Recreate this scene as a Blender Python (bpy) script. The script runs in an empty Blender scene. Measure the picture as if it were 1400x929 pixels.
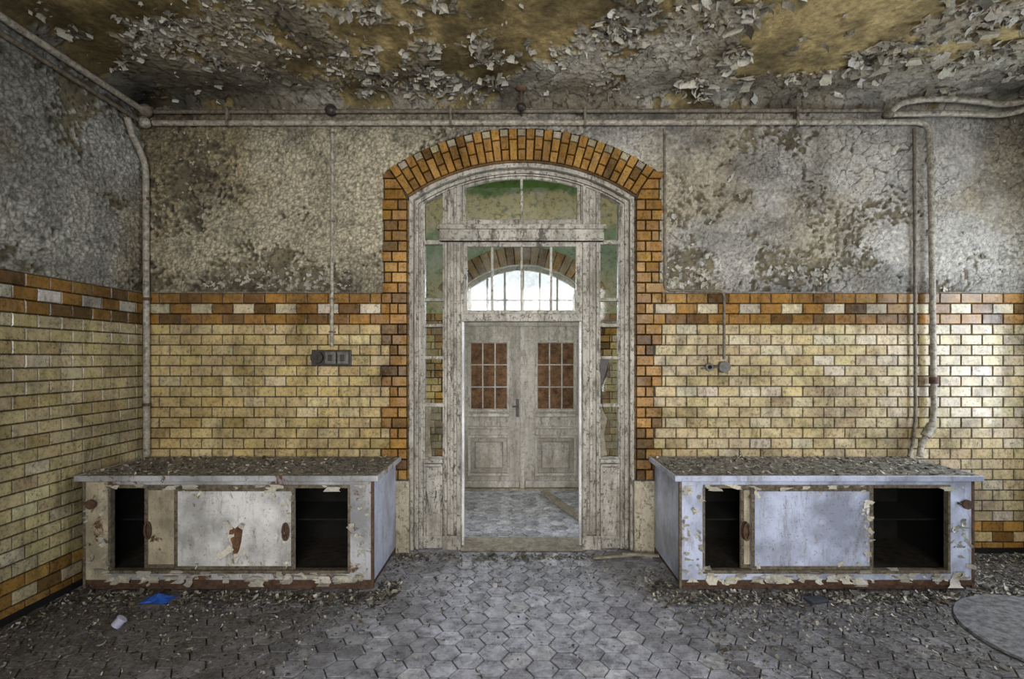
import bpy, math, random, bmesh
import numpy as np
from mathutils import Vector, Matrix
random.seed(7); rng=np.random.default_rng(3)
S=bpy.context.scene
XL=-3.42; XR=4.78; ZC=4.15; DADO=2.3625; RH=0.0945; BW=0.192
XD=0.035            # door axis
HW=1.04; RA=1.85; ZA=1.72   # arch half width, radius, centre height

# ------------------------------------------------------------------ noise
def hsh(xi,yi,s):
    xi=xi.astype(np.int64).astype(np.uint64); yi=yi.astype(np.int64).astype(np.uint64)
    M=np.uint64(0xffffffff)
    h=(xi*np.uint64(374761393)+yi*np.uint64(668265263)+np.uint64(s*1274126177+977))&M
    h=((h^(h>>np.uint64(13)))*np.uint64(1274126177))&M
    h=((h^(h>>np.uint64(15)))*np.uint64(2246822519))&M
    return (h^(h>>np.uint64(16))).astype(np.float64)/4294967296.0
def vn(x,y,s):
    xi=np.floor(x); yi=np.floor(y); fx=x-xi; fy=y-yi
    fx=fx*fx*(3-2*fx); fy=fy*fy*(3-2*fy)
    a=hsh(xi,yi,s);b=hsh(xi+1,yi,s);c=hsh(xi,yi+1,s);d=hsh(xi+1,yi+1,s)
    return (a*(1-fx)+b*fx)*(1-fy)+(c*(1-fx)+d*fx)*fy
def fbm(x,y,s,o=4):
    r=0;a=.5;t=0
    for i in range(o):
        r=r+a*vn(x*2**i,y*2**i,s+i*7); t+=a; a*=.5
    return r/t
def voro(x,y,s):
    xi=np.floor(x); yi=np.floor(y)
    F1=np.full(x.shape,9.);F2=np.full(x.shape,9.);H=np.zeros(x.shape);CX=np.zeros(x.shape);CY=np.zeros(x.shape)
    for i in (-1,0,1):
        for j in (-1,0,1):
            cx=xi+i+hsh(xi+i,yi+j,s); cy=yi+j+hsh(xi+i,yi+j,s+5)
            d=np.hypot(x-cx,y-cy); m=d<F1
            F2=np.where(m,F1,np.minimum(F2,d)); 
            H=np.where(m,hsh(xi+i,yi+j,s+9),H);CX=np.where(m,cx,CX);CY=np.where(m,cy,CY)
            F1=np.where(m,d,F1)
    return F1,F2,H,CX,CY
def sst(a,b,x):
    t=np.clip((x-a)/(b-a),0,1); return t*t*(3-2*t)

# ------------------------------------------------------------------ materials
class NT:
    def __init__(s,name,rough=.6,spec=.5,metal=0):
        s.m=bpy.data.materials.new(name); s.m.use_nodes=True; s.t=s.m.node_tree
        s.b=s.t.nodes['Principled BSDF']; s.b.inputs['Roughness'].default_value=rough
        s.b.inputs['Metallic'].default_value=metal
        s.b.inputs['Specular IOR Level'].default_value=spec
        g=s.t.nodes.new('ShaderNodeNewGeometry'); s.pos=g.outputs['Position']
    def st(s,inp,v):
        if isinstance(v,bpy.types.NodeSocket): s.t.links.new(v,inp)
        elif isinstance(v,(tuple,list)) and len(v)==3 and inp.type=='RGBA': inp.default_value=(*v,1)
        else: inp.default_value=v
    def noise(s,scale,detail=5,rough=.6,dist=0,stretch=None):
        n=s.t.nodes.new('ShaderNodeTexNoise'); n.inputs['Scale'].default_value=scale
        n.inputs['Detail'].default_value=detail; n.inputs['Roughness'].default_value=rough; n.inputs['Distortion'].default_value=dist
        v=s.pos
        if stretch:
            mp=s.t.nodes.new('ShaderNodeMapping'); mp.inputs['Scale'].default_value=stretch
            s.t.links.new(v,mp.inputs['Vector']); v=mp.outputs[0]
        s.t.links.new(v,n.inputs['Vector']); return n.outputs['Fac']
    def ramp(s,f,stops):
        r=s.t.nodes.new('ShaderNodeValToRGB'); s.st(r.inputs[0],f); e=r.color_ramp.elements
        while len(e)<len(stops): e.new(.5)
        for q,(p,c) in zip(e,stops):
            q.position=p; q.color=(c,c,c,1) if not isinstance(c,tuple) else (*c,1)
        return r.outputs[0]
    def mix(s,f,a,b,mode='MIX'):
        n=s.t.nodes.new('ShaderNodeMix'); n.data_type='RGBA'; n.blend_type=mode
        s.st(n.inputs[0],f); s.st(n.inputs[6],a); s.st(n.inputs[7],b); return n.outputs[2]
    def math(s,op,a,b=0.):
        n=s.t.nodes.new('ShaderNodeMath'); n.operation=op; s.st(n.inputs[0],a); s.st(n.inputs[1],b); return n.outputs[0]
    def sep(s):
        n=s.t.nodes.new('ShaderNodeSeparateXYZ'); s.t.links.new(s.pos,n.inputs[0]); return n.outputs
    def attr(s):
        n=s.t.nodes.new('ShaderNodeAttribute'); n.attribute_name='Col'; return n.outputs['Color']
    def bump(s,h,strength=.5,dist=.01):
        n=s.t.nodes.new('ShaderNodeBump'); n.inputs['Strength'].default_value=strength; n.inputs['Distance'].default_value=dist
        s.t.links.new(h,n.inputs['Height']); s.t.links.new(n.outputs[0],s.b.inputs['Normal'])
    def col(s,c): s.st(s.b.inputs['Base Color'],c)
    def rough(s,v): s.st(s.b.inputs['Roughness'],v)

def m_attr(name,rough,lo=.6,hi=1.15,sc=30,bs=.4,bd=.004,spec=.5):
    n=NT(name,rough,spec)
    f=n.ramp(n.noise(sc,8,.7),[(.3,lo),(.65,hi)])
    n.col(n.mix(1.,n.attr(),f,'MULTIPLY')); n.bump(n.noise(sc*1.6,6,.7),bs,bd); return n
plaster=m_attr('peeling_plaster',.65,.40,1.25,30,.8,.012,.4).m
ceilm=m_attr('peeling_ceiling',.7,.45,1.25,24,.8,.014,.3).m
# glazed tile
n=NT('glazed_tile',.22,.55)
d=n.ramp(n.noise(1.9,8,.72,.6),[(.36,.5),(.6,1.1)]); d2=n.ramp(n.noise(40,8,.8),[(.36,.22),(.5,1.05)])
d3=n.ramp(n.noise(9,8,.8,.4,(1,1,.22)),[(.50,1.),(.64,.5)])
c=n.mix(1.,n.attr(),d,'MULTIPLY'); c=n.mix(.9,c,d2,'MULTIPLY'); c=n.mix(.85,c,d3,'MULTIPLY'); n.col(c)
n.rough(n.ramp(n.noise(9,6,.7),[(.35,.15),(.65,.42)])); n.bump(n.noise(22,4,.6),.3,.004); tile=n.m
# floor
n=NT('hex_floor_tile',.45,.5)
sx,sy,sz=n.sep()
ax=n.math('ABSOLUTE',n.math('SUBTRACT',sx,.05))
dm=n.math('ADD',n.math('MULTIPLY',ax,.20),n.math('MULTIPLY',n.noise(1.7,8,.72,.5),1.0))
dm=n.ramp(dm,[(.62,0.),(.98,1.)])
f=n.ramp(n.noise(9,10,.8),[(.38,.30),(.60,1.25)])
c=n.mix(1.,n.attr(),f,'MULTIPLY')
c=n.mix(n.math('MULTIPLY',dm,.85),c,n.mix(1.,n.attr(),n.ramp(n.noise(45,8,.85),[(.38,(.05,.045,.036)),(.53,(.28,.25,.20)),(.66,(1.0,.93,.8))]),'MULTIPLY'))
sp=n.ramp(n.noise(60,6,.85),[(.59,0.),(.64,1.)]); c=n.mix(n.math('MULTIPLY',sp,.6),c,(.62,.62,.62))
sp2=n.ramp(n.noise(32,8,.85),[(.37,1.),(.42,0.)]); c=n.mix(n.math('MULTIPLY',sp2,.7),c,(.03,.027,.022))
n.col(c); n.rough(n.ramp(n.noise(8,6,.7),[(.35,.2),(.65,.5)])); n.bump(n.noise(30,8,.8),.8,.012); floorm=n.m
# wood painted
def m_wood(name,base,dark,sc=9,amt=1.):
    n=NT(name,.5,.45)
    g=n.noise(sc,8,.75,.3,(1,1,.12)); f=n.noise(26,9,.82); f2=n.noise(12,9,.85,.2,(1,1,.25))
    c=n.mix(n.ramp(g,[(.4,0.),(.62,1.)]),base,tuple(x*.55 for x in base))
    c=n.mix(n.ramp(f,[(.52,0.),(.59,1.*amt)]),c,dark)
    c=n.mix(n.ramp(f2,[(.54,0.),(.58,.9*amt)]),c,tuple(x*.5 for x in dark))
    c=n.mix(n.ramp(n.noise(3.5,8,.75),[(.46,0.),(.70,.85)]),c,tuple(x*1.8 for x in dark))
    n.col(c); n.bump(f,.6,.008); return n.m
wood=m_wood('old_white_paint_wood',(.60,.57,.50),(.09,.078,.055))
wood2=m_wood('hall_door_paint',(.60,.57,.52),(.14,.12,.09),5,.6)
plinthm=m_wood('cream_plinth_paint',(.58,.52,.39),(.14,.11,.07),6)
def m_enamel(name,base,am=.56):
    n=NT(name,.30,.5)
    r=n.noise(7,10,.78,.4); f=n.noise(50,7,.8)
    c=n.mix(n.ramp(n.noise(2.6,6,.6),[(.40,0.),(.60,1.)]),base,tuple(x*.5 for x in base))
    c=n.mix(n.ramp(n.noise(10,8,.8,.3,(1,1,.2)),[(.52,0.),(.66,.7)]),c,(.2,.17,.13))
    c=n.mix(n.ramp(f,[(.57,0.),(.65,.85)]),c,(.12,.085,.06))
    c=n.mix(n.ramp(r,[(am,0.),(am+.04,1.)]),c,n.ramp(f,[(.35,(.04,.025,.018)),(.6,(.2,.1,.05))]))
    n.col(c); n.bump(r,.5,.008); return n.m
en_blue=m_enamel('enamel_blue_white',(.64,.71,.92),.65)
en_warm=m_enamel('enamel_warm_white',(.90,.90,.90),.65)
en_fr=m_enamel('enamel_frame',(.56,.57,.60),.545)
en_cream=m_enamel('enamel_cream',(.66,.58,.42),.58)
def m_simple(name,a,b,sc=20,rough=.7,metal=0,bs=.5):
    n=NT(name,rough,.4,metal); f=n.noise(sc,8,.75)
    n.col(n.ramp(f,[(.35,a),(.65,b)])); n.bump(f,bs,.005); return n.m
rust=m_simple('rusty_metal',(.03,.02,.015),(.15,.08,.045),25)
trimm=m_simple('tarnished_strip',(.04,.034,.025),(.24,.20,.14),30,.5)
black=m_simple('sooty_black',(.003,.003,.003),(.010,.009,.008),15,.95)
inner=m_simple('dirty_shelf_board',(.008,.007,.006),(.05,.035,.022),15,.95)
bake=m_simple('bakelite',(.015,.013,.012),(.06,.05,.045),30,.4)
greyp=m_simple('grey_plastic',(.07,.065,.055),(.2,.19,.17),30,.5)
pipem=m_simple('painted_pipe',(.10,.085,.065),(.54,.50,.41),26,.4)
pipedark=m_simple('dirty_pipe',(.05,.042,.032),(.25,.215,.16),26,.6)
topm=m_simple('dirty_counter',(.04,.038,.034),(.42,.40,.37),30,.6)
boardm=m_simple('rust_board',(.05,.025,.012),(.26,.14,.07),14,.8)
bluem=m_simple('blue_plastic',(.01,.05,.28),(.03,.14,.6),20,.35)
whitem=m_simple('white_plastic',(.45,.45,.6),(.6,.6,.75),20,.4)
darkm=m_simple('dark_cover',(.02,.025,.035),(.07,.08,.1),20,.4)
matm=m_simple('lino_sheet',(.04,.04,.04),(.30,.30,.31),22,.5)
plank=m_simple('weathered_plank',(.12,.10,.07),(.38,.34,.27),14,.8)
mort=m_simple('dark_mortar',(.03,.027,.02),(.09,.08,.06),20,.9)
flakem=m_attr('paint_flakes',.6,.55,1.1,60,.3,.003,.35).m
wallp=m_simple('plain_plaster',(.25,.23,.18),(.5,.47,.38),10,.8)
# hall paint
n=NT('hall_wall_paint',.7,.3); sx,sy,sz=n.sep()
z=n.math('ADD',sz,n.math('MULTIPLY',n.noise(2.2,8,.7),.5))
z=n.math('DIVIDE',z,6.0)
c=n.ramp(z,[(.0,(.44,.40,.24)),(.50,(.44,.40,.24)),(.56,(.28,.34,.24)),(.615,(.30,.38,.25)),(.63,(.70,.56,.34)),(.695,(.70,.56,.34)),(.705,(.15,.26,.07)),(.9,(.13,.22,.08))])
f=n.noise(14,9,.8); c=n.mix(n.ramp(f,[(.5,0.),(.62,.85)]),c,(.08,.10,.05)); n.col(c); n.bump(f,.6,.01); hallp=n.m
# glass
gm=bpy.data.materials.new('dusty_glass'); gm.use_nodes=True; t=gm.node_tree; t.nodes.clear()
o=t.nodes.new('ShaderNodeOutputMaterial'); m1=t.nodes.new('ShaderNodeMixShader'); m2=t.nodes.new('ShaderNodeMixShader')
tr=t.nodes.new('ShaderNodeBsdfTransparent'); tr.inputs[0].default_value=(.88,.92,.90,1)
gl=t.nodes.new('ShaderNodeBsdfGlossy'); gl.inputs['Roughness'].default_value=.05
df=t.nodes.new('ShaderNodeBsdfDiffuse'); df.inputs[0].default_value=(.28,.28,.25,1)
no=t.nodes.new('ShaderNodeTexNoise'); no.inputs['Scale'].default_value=5; no.inputs['Detail'].default_value=10; no.inputs['Roughness'].default_value=.7
rp=t.nodes.new('ShaderNodeValToRGB'); rp.color_ramp.elements[0].position=.45; rp.color_ramp.elements[0].color=(.03,.03,.03,1)
rp.color_ramp.elements[1].position=.70; rp.color_ramp.elements[1].color=(.5,.5,.5,1)
ge=t.nodes.new('ShaderNodeNewGeometry')
t.links.new(ge.outputs['Position'],no.inputs['Vector']); t.links.new(no.outputs['Fac'],rp.inputs[0])
m1.inputs[0].default_value=.04; t.links.new(tr.outputs[0],m1.inputs[1]); t.links.new(gl.outputs[0],m1.inputs[2])
t.links.new(rp.outputs[0],m2.inputs[0]); t.links.new(m1.outputs[0],m2.inputs[1]); t.links.new(df.outputs[0],m2.inputs[2])
t.links.new(m2.outputs[0],o.inputs[0])

# ------------------------------------------------------------------ object helpers
def link(ob,parent=None):
    S.collection.objects.link(ob)
    if parent is not None:
        ob.parent=parent; ob.matrix_parent_inverse=Matrix.Translation(parent.location).inverted()
    return ob
def root(name,loc=(0,0,0)):
    e=bpy.data.objects.new(name,None); e.location=loc; e.empty_display_size=.1; return link(e)
def mesh_ob(name,v,f,mat,parent=None,cols=None,smooth=False):
    me=bpy.data.meshes.new(name); me.from_pydata(v,[],f); me.materials.append(mat)
    if cols is not None:
        a=me.color_attributes.new('Col','FLOAT_COLOR','POINT')
        c=np.ones((len(v),4),np.float32); c[:,:3]=np.asarray(cols); a.data.foreach_set('color',c.ravel())
    if smooth: me.polygons.foreach_set('use_smooth',[True]*len(me.polygons))
    return link(bpy.data.objects.new(name,me),parent)
def box(name,x0,x1,y0,y1,z0,z1,mat,parent=None,bev=.003):
    x0,x1=sorted((x0,x1));y0,y1=sorted((y0,y1));z0,z1=sorted((z0,z1))
    v=[(x,y,z) for x in(x0,x1) for y in(y0,y1) for z in(z0,z1)]
    f=[(0,1,3,2),(4,6,7,5),(0,4,5,1),(2,3,7,6),(0,2,6,4),(1,5,7,3)]
    o=mesh_ob(name,v,f,mat,parent)
    if bev:
        b=o.modifiers.new('b','BEVEL'); b.width=bev; b.segments=2
    return o
def tomesh(name,cu,mat,M,parent,smooth=False):
    ob=bpy.data.objects.new('tmp',cu); S.collection.objects.link(ob)
    dg=bpy.context.evaluated_depsgraph_get(); me=bpy.data.meshes.new_from_object(ob.evaluated_get(dg))
    bpy.data.objects.remove(ob); bpy.data.curves.remove(cu)
    me.transform(M); me.materials.clear(); me.materials.append(mat)
    me.polygons.foreach_set('use_smooth',[smooth]*len(me.polygons))
    me.name=name
    return link(bpy.data.objects.new(name,me),parent)
def plate(name,outs,y0,y1,mat,parent=None,bev=.004):
    cu=bpy.data.curves.new('c','CURVE'); cu.dimensions='2D'; cu.fill_mode='BOTH'
    cu.extrude=abs(y1-y0)/2-bev; cu.bevel_depth=bev; cu.bevel_resolution=1; cu.offset=-bev
    for o in outs:
        s=cu.splines.new('POLY'); s.points.add(len(o)-1); s.use_cyclic_u=True
        for p,q in zip(s.points,o): p.co=(q[0],q[1],0,1)
    M=Matrix.Translation((0,(y0+y1)/2,0))@Matrix.Rotation(math.pi/2,4,'X')
    return tomesh(name,cu,mat,M,parent)
def rect(a,b,c,d): return [(a,c),(b,c),(b,d),(a,d)]
def roundpath(pts,r=.06,n=5):
    P=[Vector(p) for p in pts]; out=[P[0]]
    for i in range(1,len(P)-1):
        a=P[i-1]-P[i]; b=P[i+1]-P[i]; rr=min(r,a.length*.45,b.length*.45)
        p0=P[i]+a.normalized()*rr; p2=P[i]+b.normalized()*rr
        for k in range(n+1):
            t=k/n; out.append(p0*(1-t)**2+P[i]*2*t*(1-t)+p2*t*t)
    out.append(P[-1]); return out
def pipe(name,pts,r,mat,parent=None,cr=.06):
    cu=bpy.data.curves.new('c','CURVE'); cu.dimensions='3D'; cu.bevel_depth=r; cu.bevel_resolution=4; cu.use_fill_caps=True
    pp=roundpath(pts,cr); s=cu.splines.new('POLY'); s.points.add(len(pp)-1)
    for p,q in zip(s.points,pp): p.co=(*q,1)
    return tomesh(name,cu,mat,Matrix(),parent,True)
def cyl(name,p,axis,r,l,mat,parent=None):
    a=Vector(axis).normalized()*l/2; p=Vector(p)
    return pipe(name,[p-a,p+a],r,mat,parent)
def ell(name,p,rad,mat,parent=None,lump=.0):
    bm=bmesh.new(); bmesh.ops.create_uvsphere(bm,u_segments=20,v_segments=12,radius=1)
    for v in bm.verts:
        k=1+random.uniform(-lump,lump); v.co=Vector((v.co.x*rad[0]*k+p[0],v.co.y*rad[1]*k+p[1],v.co.z*rad[2]*k+p[2]))
    me=bpy.data.meshes.new(name); bm.to_mesh(me); bm.free(); me.materials.append(mat)
    me.polygons.foreach_set('use_smooth',[True]*len(me.polygons)); return link(bpy.data.objects.new(name,me),parent)

GROUT=(.018,.015,.011)
class PB:
    def __init__(s): s.v=[];s.f=[];s.c=[]
    def poly(s,pts,mp,proud,col,ch=.0085,tilt=.0014,base=GROUT,top=None):
        k=len(pts); P=[Vector(p) for p in pts]
        ar=sum(P[i].x*P[(i+1)%k].y-P[(i+1)%k].x*P[i].y for i in range(k))
        if ar<0: P.reverse()
        ins=[]
        for i in range(k):
            e1=(P[i]-P[i-1]).normalized(); e2=(P[(i+1)%k]-P[i]).normalized()
            n1=Vector((-e1.y,e1.x)); n2=Vector((-e2.y,e2.x)); ins.append(P[i]+(n1+n2)*(ch/(1+max(n1.dot(n2),-.5))))
        b=len(s.v); tx=random.uniform(-tilt,tilt);ty=random.uniform(-tilt,tilt)
        c=sum(P,Vector((0,0)))/k; sc=max((p-c).length for p in P)
        for p in P: s.v.append(mp(p.x,p.y,0)); s.c.append(base)
        for p in ins:
            q=(p-c)/sc; s.v.append(mp(p.x,p.y,proud+tx*q.x+ty*q.y)); s.c.append(col)
        s.f.append([b+k+i for i in range(k)])
        for i in range(k): j=(i+1)%k; s.f.append([b+i,b+j,b+k+j,b+k+i])
    def make(s,name,mat,parent=None): return mesh_ob(name,s.v,s.f,mat,parent,s.c)
def jit(c,a=.18):
    k=random.uniform(1-a,1+a); return (c[0]*k,c[1]*k*random.uniform(.97,1.03),c[2]*k*random.uniform(.88,1.12))
ORG=(.36,.185,.042); CRM=(.60,.465,.225); CR2=(.68,.60,.42)
def orange():
    r=random.random()
    return jit((.19,.10,.03),.3) if r<.2 else jit((.43,.24,.06)) if r<.4 else jit(ORG)
def cream(u=None):
    r=random.random()
    return jit((.48,.355,.155),.12) if r<.14 else jit((.64,.53,.30),.1) if r<.26 else jit(CRM,.09)
def dadocol(row,idx):
    if row in(24,22): return orange()
    if row==23: return orange() if idx%2 else jit(CR2)
    if row<=2: return orange() if not(row==1 and idx%2) else jit(CRM)
    return cream()
def fillrow(pb,mp,ua,ub,row,proud=.01,z0=None,z1=None):
    z0=row*RH; z1=z0+RH; off=(row%2)*BW/2; i=math.floor((ua-off)/BW)
    while True:
        a=off+i*BW; b=a+BW
        if a>=ub: break
        a2=max(a,ua);b2=min(b,ub)
        if b2-a2>.02: pb.poly([(a2,z0),(b2,z0),(b2,z1),(a2,z1)],mp,proud,dadocol(row,i))
        i+=1

# ------------------------------------------------------------------ shell
def archpts(h,R,zc,x0=XD,n=40):
    a=math.asin(h/R); return [(x0+R*math.sin(-a+2*a*i/n),zc+R*math.cos(-a+2*a*i/n)) for i in range(n+1)]
wb=root('wall_back',(0,.17,0))
plate('wall_core',[[(XL-.2,-.0),(XD-HW,-.0)]+archpts(HW,RA,ZA)+[(XD+HW,-.0),(XR+.2,-.0),(XR+.2,4.3),(XL-.2,4.3)]],0,.34,mort,wb,.001)
plate('wall_hall_face',[[(-5,0),(XD-HW-.02,0)]+archpts(HW+.02,RA+.02,ZA)+[(XD+HW+.02,0),(5,0),(5,4.35),(-5,4.35)]],.341,.351,hallp,wb,.001)
wl=root('wall_left',(XL,-3.5,0)); box('wall_core',XL-.2,XL,-7.2,-.001,0,4.3,mort,wl,0)
wr=root('wall_right',(XR,-3.5,0))
def plateX(name,outs,x0,x1,mat,parent,bev=.002):
    o=plate(name,outs,-abs(x1-x0)/2,abs(x1-x0)/2,mat,None,bev)
    o.data.transform(Matrix.Translation(((x0+x1)/2,0,0))@Matrix.Rotation(math.pi/2,4,'Z')); 
    if parent: o.parent=parent; o.matrix_parent_inverse=Matrix.Translation(parent.location).inverted()
    return o
plateX('wall_core',[rect(-7.2,-.001,0,4.3),rect(-1.9,-.45,1.0,3.0)],XR,XR+.2,wallp,wr)
w2=root('window_1',(XR+.1,-1.17,2))
plateX('frame',[rect(-1.9,-.45,1.0,3.0),rect(-1.83,-1.21,1.07,2.3),rect(-1.14,-.52,1.07,2.3),rect(-1.83,-1.21,2.37,2.93),rect(-1.14,-.52,2.37,2.93)],XR+.07,XR+.13,wood,w2,.004)
wf=root('added_wall_front',(.5,-7.3,0))  # unseen wall added behind the camera to keep ceiling corners darker
plate('wall_core',[rect(XL-.2,XR+.2,0,4.3),rect(-1.5,2.1,.9,3.5)],-7.4,-7.2,wallp,wf,.002)
w4=root('added_window_front',(.3,-7.3,2.2))  # unseen window, added as an opening for the fill light
plate('frame',[rect(-1.5,2.1,.9,3.5)]+[rect(a,a+1.06,zz0,zz1) for a in(-1.42,-.23,.96) for zz0,zz1 in((.98,2.6),(2.68,3.42))],-7.33,-7.27,wood,w4,.004)

def relief(name,u0,u1,v0,v1,step,mp,fn,mat,parent=None,keep=None):
    nu=int((u1-u0)/step)+1; nv=int((v1-v0)/step)+1
    U,V=np.meshgrid(np.linspace(u0,u1,nu),np.linspace(v0,v1,nv),indexing='ij')
    h,c=fn(U,V); X,Y,Z=mp(U,V,h)
    v=np.stack([X,Y,Z],-1).reshape(-1,3)
    idx=np.arange(nu*nv).reshape(nu,nv)
    q=np.stack([idx[:-1,:-1],idx[1:,:-1],idx[1:,1:],idx[:-1,1:]],-1).reshape(-1,4)
    if keep is not None:
        k=keep(U,V); k=(k[:-1,:-1]&k[1:,:-1]&k[1:,1:]&k[:-1,1:]).ravel(); q=q[k]
    me=bpy.data.meshes.new(name); me.vertices.add(len(v)); me.vertices.foreach_set('co',v.astype(np.float32).ravel())
    me.loops.add(q.size); me.loops.foreach_set('vertex_index',q.ravel().astype(np.int32))
    me.polygons.add(len(q)); me.polygons.foreach_set('loop_start',np.arange(0,q.size,4,dtype=np.int32))
    me.update(calc_edges=True); me.validate()
    a=me.color_attributes.new('Col','FLOAT_COLOR','POINT'); cc=np.ones((len(v),4),np.float32); cc[:,:3]=c.reshape(-1,3)
    a.data.foreach_set('color',cc.ravel()); me.materials.append(mat)
    return link(bpy.data.objects.new(name,me),parent)
def lerp(a,b,t): return np.asarray(a)*(1-t[...,None])+np.asarray(b)*t[...,None]
def wallfn(seed,xs,miss=.60,base=(.64,.61,.53)):
    def fn(U,V):
        wu=U+.12*(fbm(U*5,V*5,seed+60,4)-.5); wv=V+.12*(fbm(U*5,V*5,seed+61,4)-.5)
        big=8.; sm=30.
        F1,F2,H,CX,CY=voro(wu*big,wv*big,seed)
        k1,k2,kh,_,_=voro(wu*19,wv*19,seed+7)
        g1,g2,gh,gx,gy=voro(wu*sm,wv*sm,seed+3)
        right=sst(xs-.6,xs+.8,U) if xs is not None else 0*U
        low=.55*fbm(wu*2.6,wv*2.6,seed+20,5)+.25*fbm(U*1.1,V*1.1,seed+22,2)+.14*gh+.12*np.clip((2.8-V)/.4,0,1)+.03
        mm=(low>miss).astype(float)
        cz=sst(.35,.6,fbm(U*2.2,V*2.2,seed+90,3))
        cz2=sst(.30,.55,fbm(U*1.7+9,V*1.7,seed+92,3))
        crack=(1-sst(.01,.06,F2-F1))*(.2+.7*right)*cz2
        kc=(1-sst(.02,.12,k2-k1))*cz*(.2+.6*right)
        cr2=(1-sst(.03,.35,g2-g1))*(.9-.6*right)
        pit=sst(.62,.78,gh)*(1-sst(.1,.6,g1))*(1-.5*right)
        bub=(1-sst(.1,.85,g1))*(.022-.017*right)*gh
        h=(1-mm)*(.009+F1**2*.016*right*H+bub-crack*.008-kc*.005-pit*.012)+.010*fbm(U*2,V*2,seed+31,2)+.016*(1-.4*right)*fbm(U*17,V*17,seed+30,4)
        b=lerp(base,(.50,.44,.32),sst(.45,.66,fbm(U*1.1,V*1.1,seed+40,4)))
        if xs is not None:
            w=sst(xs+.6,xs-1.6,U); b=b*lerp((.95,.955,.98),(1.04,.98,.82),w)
        b=b*(.88+.2*gh)[...,None]
        ms=lerp((.10,.085,.055),(.34,.29,.18),fbm(U*9,V*9,seed+50,3))
        c=b*(1-mm[...,None])+ms*mm[...,None]
        c=c*(1-.85*crack*(1-mm*.7))[...,None]*(1-.65*kc*(1-mm))[...,None]*(1-.6*cr2*(1-mm))[...,None]*(1-.7*pit)[...,None]
        edge=sst(miss-.03,miss,low)*(1-mm); c=c*(1-.35*edge)[...,None]
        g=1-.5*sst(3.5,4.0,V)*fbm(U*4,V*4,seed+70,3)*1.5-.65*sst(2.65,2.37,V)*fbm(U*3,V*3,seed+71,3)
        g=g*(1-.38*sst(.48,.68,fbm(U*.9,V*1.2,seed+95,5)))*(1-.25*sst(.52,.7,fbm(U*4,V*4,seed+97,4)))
        return h,np.clip(c*g[...,None],.008,1)
    return fn
def keepback(U,V):
    u=np.abs(U-XD); inside=((u<1.26)&(V<3.44))|(((u**2+(V-ZA)**2)<2.13**2)&(u<1.24)&(V>3.2))
    return ~inside
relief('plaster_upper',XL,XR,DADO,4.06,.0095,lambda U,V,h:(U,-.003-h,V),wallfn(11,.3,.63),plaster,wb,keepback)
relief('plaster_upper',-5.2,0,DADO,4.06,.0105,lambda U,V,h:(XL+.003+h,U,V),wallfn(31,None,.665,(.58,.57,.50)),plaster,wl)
# ceiling
CV=.2
def coved(U,V):
    d=np.clip(-V,0,CV); l=CV-np.sqrt(np.maximum(CV**2-(CV-d)**2,0)); d2=np.clip(U-XL,0,CV); l2=CV-np.sqrt(np.maximum(CV**2-(CV-d2)**2,0))
    return np.maximum(l,l2)
CC=8.
def ceilmask(U,V,H,s=77):
    big=fbm(U*.9+3,V*1.1,s,4); mid=fbm(U*4,V*4,s+3,4)
    bias=.10*np.exp(-((V+1.45)/.55)**2)*np.exp(-((U-.2)/2.8)**2)-.07*sst(-.6,-.3,V)
    return .46*big+.42*mid+.16*H+bias
CT=.515
def ceilfn(U,V):
    s=77; wu=U+.14*(fbm(U*6,V*6,s+60,5)-.5); wv=V+.14*(fbm(U*6,V*6,s+61,5)-.5)
    F1,F2,H,CX,CY=voro(wu*CC,wv*CC,s)
    f1,f2,hh,fx,fy=voro(wu*19,wv*19,s+1)
    val=ceilmask(fx/19,fy/19,H*.5+hh*.5)
    m=(val<CT).astype(float)
    near=np.exp(-((val-CT)/.05)**2)          # loose, lifting zone beside bare plaster
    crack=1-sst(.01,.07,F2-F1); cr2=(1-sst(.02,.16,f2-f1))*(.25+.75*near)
    h=m*(.012+F1**2*.02*(H+.1)+f1**2*.05*hh*near-crack*.006)+.012*fbm(U*16,V*16,s+5,4)+.015*fbm(U*1.5,V*1.5,s+8,2)
    var=fbm(U*1.2,V*1.2,s+9,4)
    paint=lerp((.62,.58,.48),(.40,.35,.25),sst(.38,.60,var))*(.85+.25*hh)[...,None]
    bare=lerp((.52,.40,.18),(.27,.205,.09),sst(.35,.65,fbm(U*5,V*5,s+12,4)))*(.9+.15*hh)[...,None]
    c=paint*m[...,None]+bare*(1-m[...,None])
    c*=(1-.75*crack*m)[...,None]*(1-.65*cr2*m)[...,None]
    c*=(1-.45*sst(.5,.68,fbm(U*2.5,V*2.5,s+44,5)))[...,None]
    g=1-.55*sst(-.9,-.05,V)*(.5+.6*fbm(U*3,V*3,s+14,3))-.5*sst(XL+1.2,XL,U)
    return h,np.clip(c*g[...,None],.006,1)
ce=root('ceiling',(0,-2.5,ZC))
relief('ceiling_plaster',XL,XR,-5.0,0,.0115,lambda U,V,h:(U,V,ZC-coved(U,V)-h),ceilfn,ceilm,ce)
box('ceiling_slab',XL-.2,XR+.2,-7.4,.0,ZC+.02,ZC+.2,mort,ce,0)

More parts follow.
